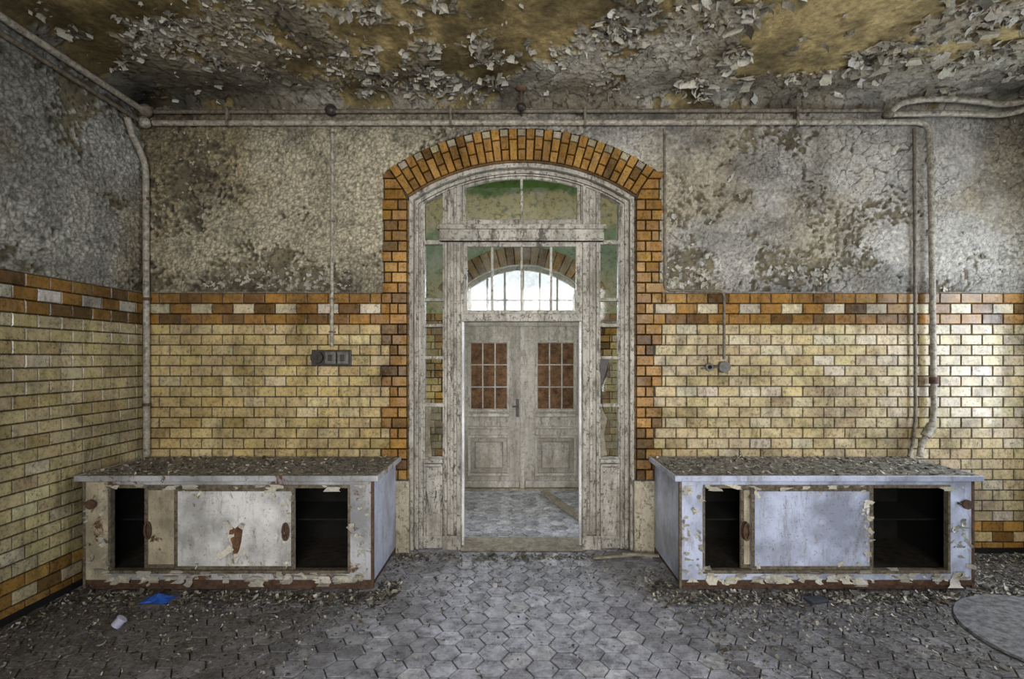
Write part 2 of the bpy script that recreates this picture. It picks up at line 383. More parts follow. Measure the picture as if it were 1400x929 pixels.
# ------------------------------------------------------------------ tiles
pb=PB(); mpB=lambda u,v,n:(u,-n,v)
for r in range(25):
    q=.16 if (r//2)%2 else .235
    if r<7: q=.13
    fillrow(pb,mpB,XL,XD-HW-q,r)
    if r<7: q=.17
    n0=len(pb.c); fillrow(pb,mpB,XD+HW+q,XR,r)
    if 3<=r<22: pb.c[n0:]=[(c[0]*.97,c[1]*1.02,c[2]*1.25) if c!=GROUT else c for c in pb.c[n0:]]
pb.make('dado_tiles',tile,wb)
pb=PB()
for r in range(7,40):
    z0=r*RH; z1=z0+RH
    if z1>3.47:
        z1=3.475
        if z0>3.44: break
    ab=r>=25
    long=(r//2)%2==0
    q=(.285 if ab else .235) if long else (.21 if ab else .16)
    s0=HW+max(0,z0-3.25)*.68; s1=HW+max(0,z1-3.25)*.68
    sp=.085 if r%2 else .14
    for sg in(-1,1):
        f=lambda u,v,n,sg=sg:(XD+sg*u,-n,v)
        if s0+sp<HW+q-.03 and z0<3.2:
            pb.poly([(s0,z0),(HW+sp,z0),(HW+sp,z1),(s1,z1)],f,.022,orange())
            pb.poly([(HW+sp,z0),(HW+q,z0),(HW+q,z1),(HW+sp,z1)],f,.02,orange())
        else: pb.poly([(s0,z0),(HW+q,z0),(HW+q,z1),(s1,z1)],f,.022,orange())
        if ab and not long: pb.poly([(HW+q,z0),(HW+.285,z0),(HW+.285,z1),(HW+q,z1)],f,.018,jit((.55,.49,.37)))
        rv=lambda u,v,n,sg=sg:(XD+sg*(HW-n),u,v)
        if z0<3.2: pb.poly([(-.015,z0),(.12,z0),(.12,min(z1,3.27)),(-.015,min(z1,3.27))],rv,.004,orange())
A=math.asin(HW/RA); NB=31
for i in range(NB):
    a0=-A+2*A*i/NB; a1=-A+2*A*(i+1)/NB
    P=lambda a,R:(XD+R*math.sin(a),ZA+R*math.cos(a))
    def seg(r0,r1,c,pr=.022): pb.poly([P(a0,r0),P(a1,r0),P(a1,r1),P(a0,r1)],mpB,pr,c)
    k=i%2
    if k==0: seg(RA,RA+.19,orange()); seg(RA+.19,RA+.30,orange())
    else: seg(RA,RA+.10,orange()); seg(RA+.10,RA+.22,orange()); seg(RA+.22,RA+.29,jit((.40,.34,.23)),.018)
    b=len(pb.v); R=RA-.003
    for a,y in((a0,-.015),(a1,-.015),(a1,.12),(a0,.12)):
        pb.v.append((XD+R*math.sin(a),y,ZA+R*math.cos(a))); pb.c.append((.3,.14,.03))
    pb.f.append([b,b+1,b+2,b+3])
pb.make('brick_arch_surround',tile,wb)
pb=PB(); mpL=lambda u,v,n:(XL+n,u,v)
for r in range(25): fillrow(pb,mpL,-5.4,-.012,r)
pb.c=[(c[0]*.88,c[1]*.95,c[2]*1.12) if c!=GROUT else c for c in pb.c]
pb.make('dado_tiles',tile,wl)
for sg,x0,x1 in((-1,XD-HW-.13,XD-HW+.02),(1,XD+HW-.02,XD+HW+.17)):
    plate('plinth_block',[rect(x0,x1,0,.655)],-.03,.12,plinthm,wb,.008)
box('trim_1',XL+.01,XD-HW-.24,-.022,0,DADO-.005,DADO+.012,pipedark,wb,.003)
box('trim_2',XD+HW+.24,XR,-.022,0,DADO-.005,DADO+.012,pipedark,wb,.003)
box('trim_3',XL,XL+.022,-5.3,-.01,DADO-.005,DADO+.012,pipedark,wl,.003)
box('baseboard_left',XL+.004,XL+.03,-5.4,-.02,0,.045,black)
box('baseboard_back',3.52,XR,-.03,-.0,0,.045,black)

# ------------------------------------------------------------------ floor
pb=PB(); R=.096; dx=1.5*R; dy=math.sqrt(3)*R
mpF=lambda u,v,n:(u,v,n-.012)
cols=int(10.4/dx)
for i in range(cols):
    x=-4.9+i*dx
    for j in range(int(9.6/dy)+1):
        y=-7.2+j*dy+(dy/2 if i%2 else 0)
        if x<XL-.1 and y<0: continue
        k=random.random(); t=random.uniform(.8,1.15)
        c=(.50*t,.505*t,.57*t) if k<.7 else (.40*t,.40*t,.45*t) if k<.9 else (.60*t,.60*t,.64*t)
        pts=[(x+R*math.cos(math.radians(60*q)),y+R*math.sin(math.radians(60*q))) for q in range(6)]
        pb.poly(pts,mpF,.010+random.uniform(-.0015,.0015),c,.0058,.0035,(.02,.018,.016))
fl=root('floor',(0,-2.5,0)); pb.make('hex_tiles',floorm,fl)
box('floor_slab',-5.1,5.2,-7.4,2.5,-.15,-.013,mort,fl,0)

# ------------------------------------------------------------------ near door screen
d1=root('door_1',(XD,.15,0))
def zt(u,R): return ZA+math.sqrt(R*R-u*u)
def bandN(h0,R0,h1,R1,zb):
    a=archpts(h0,R0,ZA); b=archpts(h1,R1,ZA); return [[(XD-h0,zb)]+a+[(XD+h0,zb),(XD+h1,zb)]+b[::-1]+[(XD-h1,zb)]]
def tophole(u0,u1,z0,R,n=12):
    return [(XD+u0,z0),(XD+u1,z0)]+[(XD+u1+(u0-u1)*i/n,zt(u1+(u0-u1)*i/n,R)) for i in range(n+1)]
outer=[(XD-HW+.003,0),(XD-.555,0),(XD-.555,2.11),(XD+.555,2.11),(XD+.555,0),(XD+HW-.003,0)]+archpts(HW-.003,RA-.003,ZA)[::-1]
holes=[tophole(-.555,-.012,3.05,1.745),tophole(.012,.555,3.05,1.745),rect(XD-.53,XD+.53,2.195,2.82)]
bars=[(2.86,None),(2.33,2.83),(2.09,2.30),(1.79,2.06),(1.345,1.76),(.845,1.315)]
for sg in(-1,1):
    a,b=sorted((sg*.735,sg*.90))
    holes.append(tophole(a,b,2.87,1.745))
    for z0,z1 in bars[1:]: holes.append(rect(XD+a,XD+b,z0,z1))
plate('screen_frame',[outer]+holes,.10,.17,wood,d1,.005)
plate('arch_casing_outer',bandN(HW-.004,RA-.004,HW-.045,RA-.045,0),.03,.11,wood,d1,.008)
plate('arch_casing_inner',bandN(HW-.06,RA-.06,HW-.085,RA-.085,0),.07,.105,wood,d1,.006)
plate('arch_bead',bandN(HW-.105,RA-.09,HW-.125,RA-.105,.0),.08,.105,wood,d1,.004)
for sg in(-1,1):
    for u0,u1,y in((.565,.60,.06),(.63,.66,.075),(.69,.715,.06)):
        plate('mullion_rib',[rect(XD+sg*u0,XD+sg*u1,.0,2.84) if sg>0 else rect(XD-u1,XD-u0,.0,2.84)],y,.105,wood,d1,.006)
        a,b=(u0,u1) if sg>0 else (-u1,-u0)
        plate('mullion_rib_upper',[tophole(a,b,3.0,1.745,3)],y+.01,.105,wood,d1,.005)
    a,b=sorted((XD+sg*.745,XD+sg*.89))
    plate('lower_panel',[rect(a,b,.12,.76)],.075,.105,wood,d1,.012)
    plate('lower_panel_mould',[rect(a-.015,b+.015,.10,.79),rect(a+.005,b-.005,.125,.765)],.065,.105,wood,d1,.005)
    box('sill_side',a-.02,b+.02,.06,.11,.80,.835,wood,d1,.006)
    box('foot_block',XD+sg*.56,XD+sg*.73,.05,.11,0,.13,wood,d1,.006)
box('transom_beam',XD-.76,XD+.76,.045,.11,2.85,2.985,wood,d1,.008)
box('transom_cornice',XD-.78,XD+.78,.015,.11,2.955,3.0,wood,d1,.008)
box('transom_bead',XD-.76,XD+.76,.03,.11,2.85,2.872,wood,d1,.006)
plate('fan_sash',[tophole(-.545,.545,3.03,1.74),tophole(-.515,-.012,3.06,1.715),tophole(.012,.515,3.06,1.715)],.085,.12,wood,d1,.004)
box('fan_sash_rail',XD-.55,XD+.55,.07,.11,3.01,3.05,wood,d1,.005)
for u in(-.275,0,.275): box('glazing_bar',XD+u-.011,XD+u+.011,.105,.15,2.19,2.825,wood,d1,.004)
plate('transom_sash',[rect(XD-.54,XD+.54,2.18,2.835),rect(XD-.505,XD+.505,2.215,2.805)],.085,.12,wood,d1,.004)
box('door_head',XD-.56,XD+.56,.06,.17,2.11,2.18,wood,d1,.006)
for sg in(-1,1): box('door_stop',XD+sg*.555,XD+sg*.535,.09,.15,.03,2.11,en_warm,d1,.004)
box('threshold',XD-.56,XD+.56,.02,.33,0,.03,plank,d1,.006)
def pane(x0,x1,z0,z1,y,par,name='pane'): mesh_ob(name,[(x0,y,z0),(x1,y,z0),(x1,y,z1),(x0,y,z1)],[(0,1,2,3)],gm,par)
pane(XD-.55,XD+.55,3.05,3.37,.14,d1); pane(XD-.53,XD+.53,2.19,2.82,.14,d1)
for sg in(-1,1):
    a,b=sorted((XD+sg*.735,XD+sg*.90))
    pane(a,b,2.87,3.2,.14,d1)
    for k,(z0,z1) in enumerate(bars[1:]):
        if (sg<0 and k==3) or (sg>0 and k==2): continue
        pane(a,b,z0,z1,.14,d1)
def shard(name,pts,y,mat): mesh_ob(name,[(p[0],y+random.uniform(-.006,.006),p[1]) for p in pts],[list(range(len(pts)))],mat,d1)
shard('torn_board',[(XD+.735,.845),(XD+.80,.86),(XD+.77,1.05),(XD+.80,1.2),(XD+.75,1.315),(XD+.735,1.31)],.13,plank)
shard('torn_board',[(XD+.74,1.345),(XD+.76,1.345),(XD+.75,1.5),(XD+.80,1.62),(XD+.82,1.76),(XD+.74,1.76)],.13,bake)
shard('torn_board',[(XD-.90,.845),(XD-.84,.845),(XD-.86,1.1),(XD-.84,1.25),(XD-.85,1.315),(XD-.90,1.315)],.13,plank)

# ------------------------------------------------------------------ hall
YH=2.2; XH=.06
hb=root('wall_hall_back',(XH,YH+.1,0))
HH,HR=.93,1.17; HZ=3.01-HR
def ap(h,R,zc,x0,n=24):
    a=math.asin(h/R); return [(x0+R*math.sin(-a+2*a*i/n),zc+R*math.cos(-a+2*a*i/n)) for i in range(n+1)]
plate('wall_core',[[(-5,0),(XH-HH,0)]+ap(HH,HR,HZ,XH)+[(XH+HH,0),(5,0),(5,4.5),(-5,4.5)]],YH,YH+.25,hallp,hb,.001)
pb=PB(); mpH=lambda u,v,n:(u,YH-n,v)
for r in range(25):
    q=.14 if (r//2)%2 else .23
    fillrow(pb,mpH,-3,XH-HH-q,r); fillrow(pb,mpH,XH+HH+q,3,r)
    z0=r*RH
    for a,b in((XH-HH-q,XH-HH),(XH+HH,XH+HH+q)): pb.poly([(a,z0),(b,z0),(b,z0+RH),(a,z0+RH)],mpH,.02,orange())
A2=math.asin(HH/HR)
for i in range(22):
    a0=-A2+2*A2*i/22;a1=-A2+2*A2*(i+1)/22
    Q=lambda a,R:(XH+R*math.sin(a),HZ+R*math.cos(a))
    pb.poly([Q(a0,HR),Q(a1,HR),Q(a1,HR+.25),Q(a0,HR+.25)],mpH,.02,orange() if i%2 else jit((.30,.18,.06)))
pb.make('dado_tiles',tile,hb)
ch=root('ceiling_hall',(0,1.2,4.35)); box('slab',-5,5,.34,YH+.3,4.35,4.5,hallp,ch,0)
w3=root('window_2',(XH,YH+.15,2.6))
aw=ap(HH-.005,HR-.005,HZ,XH)
zb=2.30
plate('arched_frame',[[(XH-HH+.005,zb)]+aw+[(XH+HH-.005,zb)],[(XH-HH+.07,zb+.06)]+ap(HH-.07,HR-.06,HZ,XH)+[(XH+HH-.07,zb+.06)]],YH+.08,YH+.16,wood2,w3,.004)
for k in range(-3,4):
    u=k*.235; zt2=HZ+math.sqrt((HR-.03)**2-u*u); wd=.016 if k%3 else .026
    box('glazing_bar',XH+u-wd,XH+u+wd,YH+.10,YH+.14,zb+.02,zt2-.01,wood2,w3,.002)
box('glazing_rail',XH-HH+.03,XH+HH-.03,YH+.10,YH+.14,2.54,2.565,wood2,w3,.002)
d2=root('door_2',(XH,YH+.12,0))
box('head_rail',XH-HH+.003,XH+HH-.003,YH+.05,YH+.17,2.2,2.31,wood2,d2,.005)
box('threshold',XH-HH+.003,XH+HH-.003,YH+.04,YH+.24,-.01,.022,plank,d2,.003)
for sg in(-1,1): box('jamb',XH+sg*(HH-.003),XH+sg*.83,YH+.05,YH+.17,0,2.2,wood2,d2,.005)
for sg in(-1,1):
    a,b=sorted((XH+sg*.004,XH+sg*.832)); 
    gi,go=sorted((XH+sg*.20,XH+sg*.70))
    cols_=[gi+(go-gi)*k/3 for k in range(4)]; rows_=[1.08+.9*k/3 for k in range(4)]
    hs=[]
    for i in range(3):
        for j in range(3): hs.append(rect(cols_[i]+.009,cols_[i+1]-.009,rows_[j]+.009,rows_[j+1]-.009))
    hs.append(rect(gi,go,.22,.70))
    plate('leaf',[rect(a,b,.02,2.205)]+hs,YH+.09,YH+.14,wood2,d2,.005)
    box('glass_board',gi-.02,go+.02,YH+.125,YH+.15,1.05,2.0,boardm,d2,0)
    box('lower_panel',gi-.02,go+.02,YH+.135,YH+.15,.2,.72,wood2,d2,.003)
    plate('panel_raised',[rect(gi+.06,go-.06,.28,.64)],YH+.085,YH+.14,wood2,d2,.02)
    plate('panel_mould',[rect(gi-.035,go+.035,.185,.735),rect(gi+.005,go-.005,.225,.695)],YH+.055,YH+.1,wood2,d2,.012)
    box('mid_rail_mould',gi-.03,go+.03,YH+.045,YH+.1,.98,1.03,wood2,d2,.012)
    box('mid_rail_mould',gi-.03,go+.03,YH+.055,YH+.1,.82,.85,wood2,d2,.01)
    plate('glazing_mould',[rect(gi-.03,go+.03,1.05,2.01),rect(gi,go,1.08,1.98)],YH+.055,YH+.1,wood2,d2,.008)
    box('kick_rail',a+.03,b-.03,YH+.06,YH+.1,.03,.12,wood2,d2,.012)
    box('stile_groove',a,a+.012,YH+.08,YH+.1,.02,2.19,bake,d2,.002); box('stile_groove',b-.012,b,YH+.08,YH+.1,.02,2.19,bake,d2,.002)
box('astragal',XH-.03,XH+.03,YH+.05,YH+.1,.02,2.19,wood2,d2,.008)
box('lock_plate',XH-.085,XH-.045,YH+.08,YH+.1,.98,1.22,bake,d2,.004)
cyl('door_handle',(XH-.09,YH+.05,1.12),(1,0,0),.01,.09,bake,d2)
o=box('wood_plank',-.6,.6,-.05,.05,.0,.03,plank); o.location=(.52,1.52,.002); o.rotation_euler=(0,0,math.radians(-73))

# ------------------------------------------------------------------ flakes
class FL:
    def __init__(s): s.v=[];s.f=[];s.c=[]
    def add(s,p,U,V,N,w,l,curl,col,seg=4):
        p=Vector(p);U=Vector(U);V=Vector(V);N=Vector(N); b=len(s.v); a=random.uniform(-.1,.3)
        ws=random.uniform(.5,1.1); we=random.uniform(.05,1.1); dr=random.uniform(-.5,.5)*w
        for i in range(seg+1):
            t=i/seg; k=ws*(1-t)+we*t+random.uniform(-.22,.22)
            q=dr*t+random.uniform(-.1,.1)*w
            s.v.append(tuple(p+U*(w*.5*k+q))); s.v.append(tuple(p-U*(w*.5*k-q))); s.c+=[col,col]
            p=p+(V*math.cos(a)+N*math.sin(a))*(l/seg)*random.uniform(.7,1.3); a+=curl/seg*random.uniform(.6,1.4)
        for i in range(seg): s.f.append([b+2*i,b+2*i+1,b+2*i+3,b+2*i+2])
    def make(s,name,par=None,mat=None): return mesh_ob(name,s.v,s.f,mat or flakem,par,s.c,False)
def rdir(N):
    a=random.uniform(0,2*math.pi)
    if abs(N[2])>.5: return (math.cos(a),math.sin(a),0),(-math.sin(a),math.cos(a),0)
    if abs(N[1])>.5: return (math.cos(a),0,math.sin(a)),(-math.sin(a),0,math.cos(a))
    return (0,math.cos(a),math.sin(a)),(0,-math.sin(a),math.cos(a))
def pcol(lo=.3,hi=.6):
    t=random.uniform(lo,hi); return (t,t*.95,t*random.uniform(.74,.86))
F=FL()
NP=30000
px=rng.uniform(XL+.1,XR-.05,NP); py=rng.uniform(-2.6,-.06,NP)
mk=ceilmask(px,py,np.full(NP,.5)); clump=fbm(px*3,py*3,123,3)
for x,y,m,cl_ in zip(px,py,mk,clump):
    pr=math.exp(-((m-CT+.01)/.035)**2)*.7+.02
    pr*= .35+1.3*float(cl_>.5)
    if random.random()<pr:
        U,V=rdir((0,0,-1)); s=random.choice((.02,.025,.03,.04,.055,.075))*random.uniform(.7,1.2)*(1 if x<1.2 else 1.3)
        if x<-1.2: s*=.75
        zz=ZC-float(coved(np.array(x),np.array(y)))-.022
        t=random.random()
        F.add((x,y,zz),U,V,(0,0,-1),s*random.uniform(.8,1.5),s,random.uniform(.5,2.6),pcol(.2,.35) if t<.2 else pcol(.38,.62))
F.make('hanging_flakes',ce)
F=FL()
for _ in range(2000):
    x=random.uniform(XL+.1,XR); z=random.choice((random.uniform(2.4,3.95),random.uniform(2.4,2.6)))
    if not bool(keepback(np.array(x),np.array(z))) : continue
    if float(fbm(np.array([x*2.6]),np.array([z*2.6]),31,3)[0])<.55: continue
    U,V=rdir((0,-1,0)); s=random.uniform(.012,.04)*(1 if x<0 else 1.3); F.add((x,-.02,z),U,V,(0,-1,0),s,s*1.1,random.uniform(.3,1.3),pcol(.25,.55))
F.make('wall_flakes',wb)

# ------------------------------------------------------------------ cabinets
def cabinet(x0,x1,of,ob,door_b,door_f,doorm,backm,lst,framem,sidem,knobs,hx_):
    YF=-.80; YB=-.035; ZT=.88
    R_=root('metal_sideboard_cabinet',((x0+x1)/2,-.42,0))
    zo0,zo1=.155,.785
    plate('front_frame',[rect(x0,x1,.075,ZT-.035),rect(of,ob,zo0,zo1)],YF,YF+.03,framem,R_,.004)
    if lst: box('left_stile_face',x0+.012,of-.02,YF-.006,YF+.002,.09,ZT-.05,lst,R_,.002)
    box('side_panel',x0,x0+.02,YF+.02,YB,.06,ZT-.035,sidem,R_,.003)
    box('side_panel',x1-.02,x1,YF+.02,YB,.06,ZT-.035,sidem,R_,.003)
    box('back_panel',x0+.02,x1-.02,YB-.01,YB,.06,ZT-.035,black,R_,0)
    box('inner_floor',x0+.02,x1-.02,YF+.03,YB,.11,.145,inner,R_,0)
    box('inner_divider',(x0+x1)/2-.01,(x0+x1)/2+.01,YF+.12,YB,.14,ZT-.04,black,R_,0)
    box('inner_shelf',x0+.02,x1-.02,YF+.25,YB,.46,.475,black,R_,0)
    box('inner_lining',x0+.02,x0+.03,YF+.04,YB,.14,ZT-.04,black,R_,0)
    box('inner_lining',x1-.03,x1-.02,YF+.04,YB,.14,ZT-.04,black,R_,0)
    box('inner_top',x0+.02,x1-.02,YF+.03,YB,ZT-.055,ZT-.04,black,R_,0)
    box('plinth',x0+.025,x1-.02,YF+.03,YB,0,.075,rust,R_,.004)
    box('bottom_iron',x0-.002,x1+.004,YF-.006,YF+.02,.045,.085,rust,R_,.003)
    for x in(x0,x1): 
        box('corner_iron',x-.010,x+.010,YF-.007,YF+.02,.02,ZT-.04,rust if x==x1 else trimm,R_,.002)
    box('corner_foot',x0+.0,x0+.05,YB-.06,YB,0,.07,rust,R_,.003); box('corner_foot',x1-.05,x1,YB-.06,YB,0,.07,rust,R_,.003)
    box('counter_top',x0-.045,x1+.045,YF-.03,YB,ZT-.032,ZT,topm,R_,.008)
    box('counter_lip',x0-.05,x1+.05,YF-.042,YF-.025,ZT-.040,ZT+.004,framem,R_,.006)
    box('counter_lip_side',x0-.052,x0-.038,YF-.04,YB,ZT-.040,ZT+.003,framem,R_,.004)
    box('counter_lip_side',x1+.038,x1+.052,YF-.04,YB,ZT-.040,ZT+.003,framem,R_,.004)
    box('rail_top',of-.01,ob+.01,YF-.012,YF+.04,zo1-.002,zo1+.022,trimm,R_,.003)
    box('rail_bottom',of-.01,ob+.01,YF-.014,YF+.05,zo0-.02,zo0+.004,trimm,R_,.003)
    box('opening_edge',of-.012,of+.006,YF-.008,YF+.04,zo0,zo1,trimm,R_,.003)
    box('opening_edge',ob-.006,ob+.012,YF-.008,YF+.04,zo0,zo1,trimm,R_,.003)
    def door(a,b,y,m,hx,nm):
        box(nm,a,b,y,y+.018,zo0+.004,zo1-.004,m,R_,.003)
        w=.026
        plate(nm+'_border',[rect(a,b,zo0+.004,zo1-.004),rect(a+w,b-w,zo0+.004+w,zo1-.004-w)],y-.006,y+.004,trimm,R_,.002)
        for x in(a+w/2,b-w/2):
            for k in range(9):
                ell('rivet',(x,y-.006,zo0+.04+k*.068),(.005,.004,.005),rust,R_)
        pts=[(hx+.022*math.cos(t*math.pi/10),y-.014,.45+.062*math.sin(t*math.pi/10)) for t in range(21)]
        pipe('ring_pull',pts,.009,rust,R_,.001)
        ell('pull_cup',(hx,y-.004,.45),(.016,.008,.05),rust,R_)
    door(door_b[0],door_b[1],YF+.045,backm,door_b[0]+.03,'sliding_door_rear')
    door(door_f[0],door_f[1],YF+.012,doorm,hx_,'sliding_door_front')
    for kx in knobs:
        cyl('knob_stem',(kx,YF-.02,.67),(0,1,0),.014,.05,rust,R_); cyl('knob',(kx,YF-.045,.67),(0,1,0),.036,.018,rust,R_)
        cyl('knob_arm',(kx-.03,YF-.04,.672),(1,0,-.2),.009,.07,rust,R_)
    F=FL()
    for _ in range(70):
        x=random.uniform(x0+.05,x1-.05); s=random.uniform(.015,.06)
        F.add((x,YF-.010,random.uniform(.085,.13)),(1,0,0),(0,-.15,-1) if random.random()<.6 else(0,-.1,1),(0,-1,0),s*1.8,s,random.uniform(.4,1.8),pcol(.35,.7))
    for _ in range(14):
        x=random.uniform(x0+.05,x1-.05); s=random.uniform(.012,.04)
        F.add((x,YF-.016,random.uniform(.79,.815)),(1,0,0),(0,-.1,-1),(0,-1,0),s*3,s,random.uniform(.4,1.6),pcol(.4,.7))
    for _ in range(50):
        xx=random.choice((x0+.04,ob+.06,ob+.12,of-.04)); s=random.uniform(.012,.04)
        U,V=rdir((0,-1,0)); F.add((xx+random.uniform(-.03,.03),YF-.010,random.uniform(.12,.8)),U,V,(0,-1,0),s,s*1.6,random.uniform(.4,1.6),pcol(.3,.6))
    for _ in range(40):
        side=random.random()
        if side<.4: x=random.uniform(door_f[0]+.03,door_f[1]-.03); z=random.choice((zo0+.05,zo1-.045))
        else: x=door_f[1]-.05; z=random.uniform(zo0+.05,zo1-.05)
        s=random.uniform(.012,.04); U,V=rdir((0,-1,0)); F.add((x+random.uniform(-.02,.02),YF+.006,z+random.uniform(-.015,.015)),U,V,(0,-1,0),s,s*1.3,random.uniform(.4,1.8),pcol(.5,.8))
    F.make('peeling_enamel',R_)
    F=FL()
    for _ in range(2000):
        x=random.uniform(x0-.02,x1+.02); y=random.uniform(YF+.0,YB-.02); s=random.uniform(.006,.03)
        U,V=rdir((0,0,1)); F.add((x,y,ZT+.001),U,V,(0,0,1),s,s*1.3,random.uniform(-.2,1.0),random.choice((pcol(.04,.15),pcol(.15,.4),pcol(.35,.7))))
    F.make('counter_debris',R_)
    return R_
cl=cabinet(-3.29,-1.105,-3.095,-1.285,(-2.865,-1.95),(-2.617,-1.70),en_warm,en_cream,en_cream,en_fr,en_blue,[-3.21],-1.765)
cr=cabinet(1.235,3.455,1.415,3.27,(1.71,2.6),(1.778,2.706),en_blue,en_cream,None,en_blue,en_blue,[3.375],1.74)
F=FL(); pts=[(-.05,.10),(-.015,.07),(.02,.10),(.045,.06),(.035,-.02),(.02,-.09),(-.01,-.15),(-.03,-.13),(-.035,-.05),(-.06,.03)]
mesh_ob('rust_patch',[(-2.14+x,-.7895,.40+z) for x,z in pts],[list(range(len(pts)))],boardm,cl)
for dx_,dz_,w_,l_,vx,vz in((-.05,.06,.06,.09,-.4,.9),(.03,.07,.06,.09,.5,.8),(-.04,-.07,.06,.13,-.7,-.7),(.03,-.08,.05,.12,.6,-.8),(0,-.12,.05,.09,.1,-1),(-.02,.02,.03,.05,-1,0)):
    V=Vector((vx,0,vz)).normalized(); U=(-V.z,0,V.x); F.add((-2.14+dx_,-.791,.40+dz_),U,V,(0,-1,0),w_,l_,random.uniform(.6,1.6),(.75,.7,.6))
F.make('torn_enamel',cl)

# ------------------------------------------------------------------ pipes
hp=root('heating_pipe',(.1,-.07,3.9))
pipe('run_back_low',[(XL+.15,-.075,3.88),(3.60,-.075,3.89),(3.68,-.075,3.86),(3.705,-.07,3.70),(3.74,-.07,1.27),(3.70,-.08,1.14),(3.60,-.10,1.0),(3.57,-.12,.895)],.025,pipem,hp,.07)
pipe('run_back_high',[(XL+.15,-.065,3.985),(3.25,-.065,4.0)],.018,pipedark,hp)
for z in(3.55,2.9): cyl('collar',(3.71,-.07,z),(0,0,1),.035,.05,pipem,hp)
cyl('rust_joint',(3.735,-.07,1.57),(0,0,1),.037,.06,rust,hp)
cyl('union',(3.68,-.085,1.12),(.6,0,1),.042,.12,pipem,hp)
for x in(-2.6,-.6,.6,2.5): box('clip',x-.012,x+.012,-.105,-.035,3.85,4.02,pipedark,hp,.004)
h2=root('supply_pipe',(XL+.06,-2.5,3.9))
pipe('run_left_high',[(XL+.07,-.13,3.985),(XL+.07,-.3,3.985),(XL+.07,-5.0,3.985)],.026,pipem,h2)
pipe('run_left_low',[(XL+.06,-.15,3.88),(XL+.055,-5.0,3.89)],.018,pipedark,h2)
ell('corner_fitting',(XL+.09,-.09,3.985),(.06,.05,.055),pipedark,h2,.12); ell('corner_fitting',(XL+.08,-.09,3.88),(.055,.05,.05),pipem,h2,.1)
h3=root('downpipe',(XL+.08,-.1,2.4))
pipe('riser_left',[(XL+.065,-.28,3.84),(XL+.065,-.22,3.72),(XL+.08,-.07,3.52),(XL+.08,-.06,.895)],.027,pipem,h3,.12)
for z in(3.2,2.3,1.35): cyl('clamp',(XL+.08,-.06,z),(0,0,1),.034,.03,rust,h3)
r2=root('shadow_strip',(3.58,-.05,2.4))  # thin dark tube stands in for a shadow-like strip beside the pipe
pipe('shadow_strip_tube',[(3.58,-.045,3.85),(3.59,-.045,1.25),(3.56,-.06,1.02),(3.50,-.10,.93),(3.47,-.12,.895)],.013,pipedark,r2,.08)
cp=root('ceiling_pipe',(3.9,-.15,4.0))
pipe('upper_bend',[(3.33,-.065,3.96),(3.42,-.10,4.05),(3.6,-.14,4.065),(3.9,-.15,4.06),(4.3,-.16,4.0),(4.45,-.3,4.0),(4.6,-1.6,4.02)],.026,pipem,cp,.14)
pipe('lower_run',[(3.33,-.065,3.96),(3.8,-.12,3.95),(4.35,-.12,3.93),(4.55,-.3,3.97),(4.68,-1.6,4.0)],.026,pipem,cp,.14)
ell('fitting',(3.33,-.065,3.96),(.05,.04,.04),pipedark,cp,.1)
c1=root('light_switch',(-1.68,-.05,1.78))
pipe('conduit',[(-1.68,-.035,3.845),(-1.685,-.03,1.87)],.017,pipem,c1)
for z in(3.8,3.0,2.3,2.0): box('conduit_clip',-1.705,-1.655,-.056,-.012,z,z+.015,pipedark,c1,.002)
ell('junction_box',(-1.68,-.07,4.0),(.055,.04,.05),bake,hp,.05)
plate('back_board',[rect(-1.87,-1.51,1.70,1.845)],-.03,-.008,bake,c1,.004)
cyl('rotary_body',(-1.81,-.05,1.775),(0,1,0),.055,.05,bake,c1); cyl('rotary_knob',(-1.81,-.085,1.775),(0,1,0),.02,.03,bake,c1)
for x in(-1.685,-1.575): 
    box('switch_body',x-.05,x+.05,-.075,-.028,1.715,1.83,greyp,c1,.01); box('rocker',x-.02,x+.02,-.085,-.07,1.745,1.80,bake,c1,.004)
c2=root('wall_socket',(1.85,-.04,1.7))
pipe('conduit',[(1.327,-.035,3.85),(1.33,-.035,2.385),(1.85,-.03,2.375),(1.87,-.03,2.33),(1.868,-.03,1.76)],.012,pipedark,c2,.05)
cyl('socket_body',(1.86,-.045,1.69),(0,1,0),.052,.06,greyp,c2); box('socket_box',1.82,1.905,-.05,-.008,1.64,1.74,greyp,c2,.012)
cyl('valve_ring',(1.73,-.04,1.69),(0,1,0),.036,.03,greyp,c2); cyl('valve_hole',(1.73,-.058,1.69),(0,1,0),.018,.012,black,c2)
pipe('link',[(1.66,-.03,1.675),(1.73,-.035,1.69),(1.84,-.035,1.69)],.009,greyp,c2,.02)
c3=root('ceiling_hook',(.03,-.12,4.1))
pipe('rod',[(.03,-.22,ZC-.01),(.03,-.20,4.0)],.012,rust,c3); ell('rose',(.03,-.22,ZC-.03),(.05,.05,.03),rust,c3); ell('knob',(.03,-.17,3.98),(.04,.04,.035),bake,c3,.08)
pipe('arm',[(.03,-.18,3.99),(.03,-.03,3.97)],.012,rust,c3)

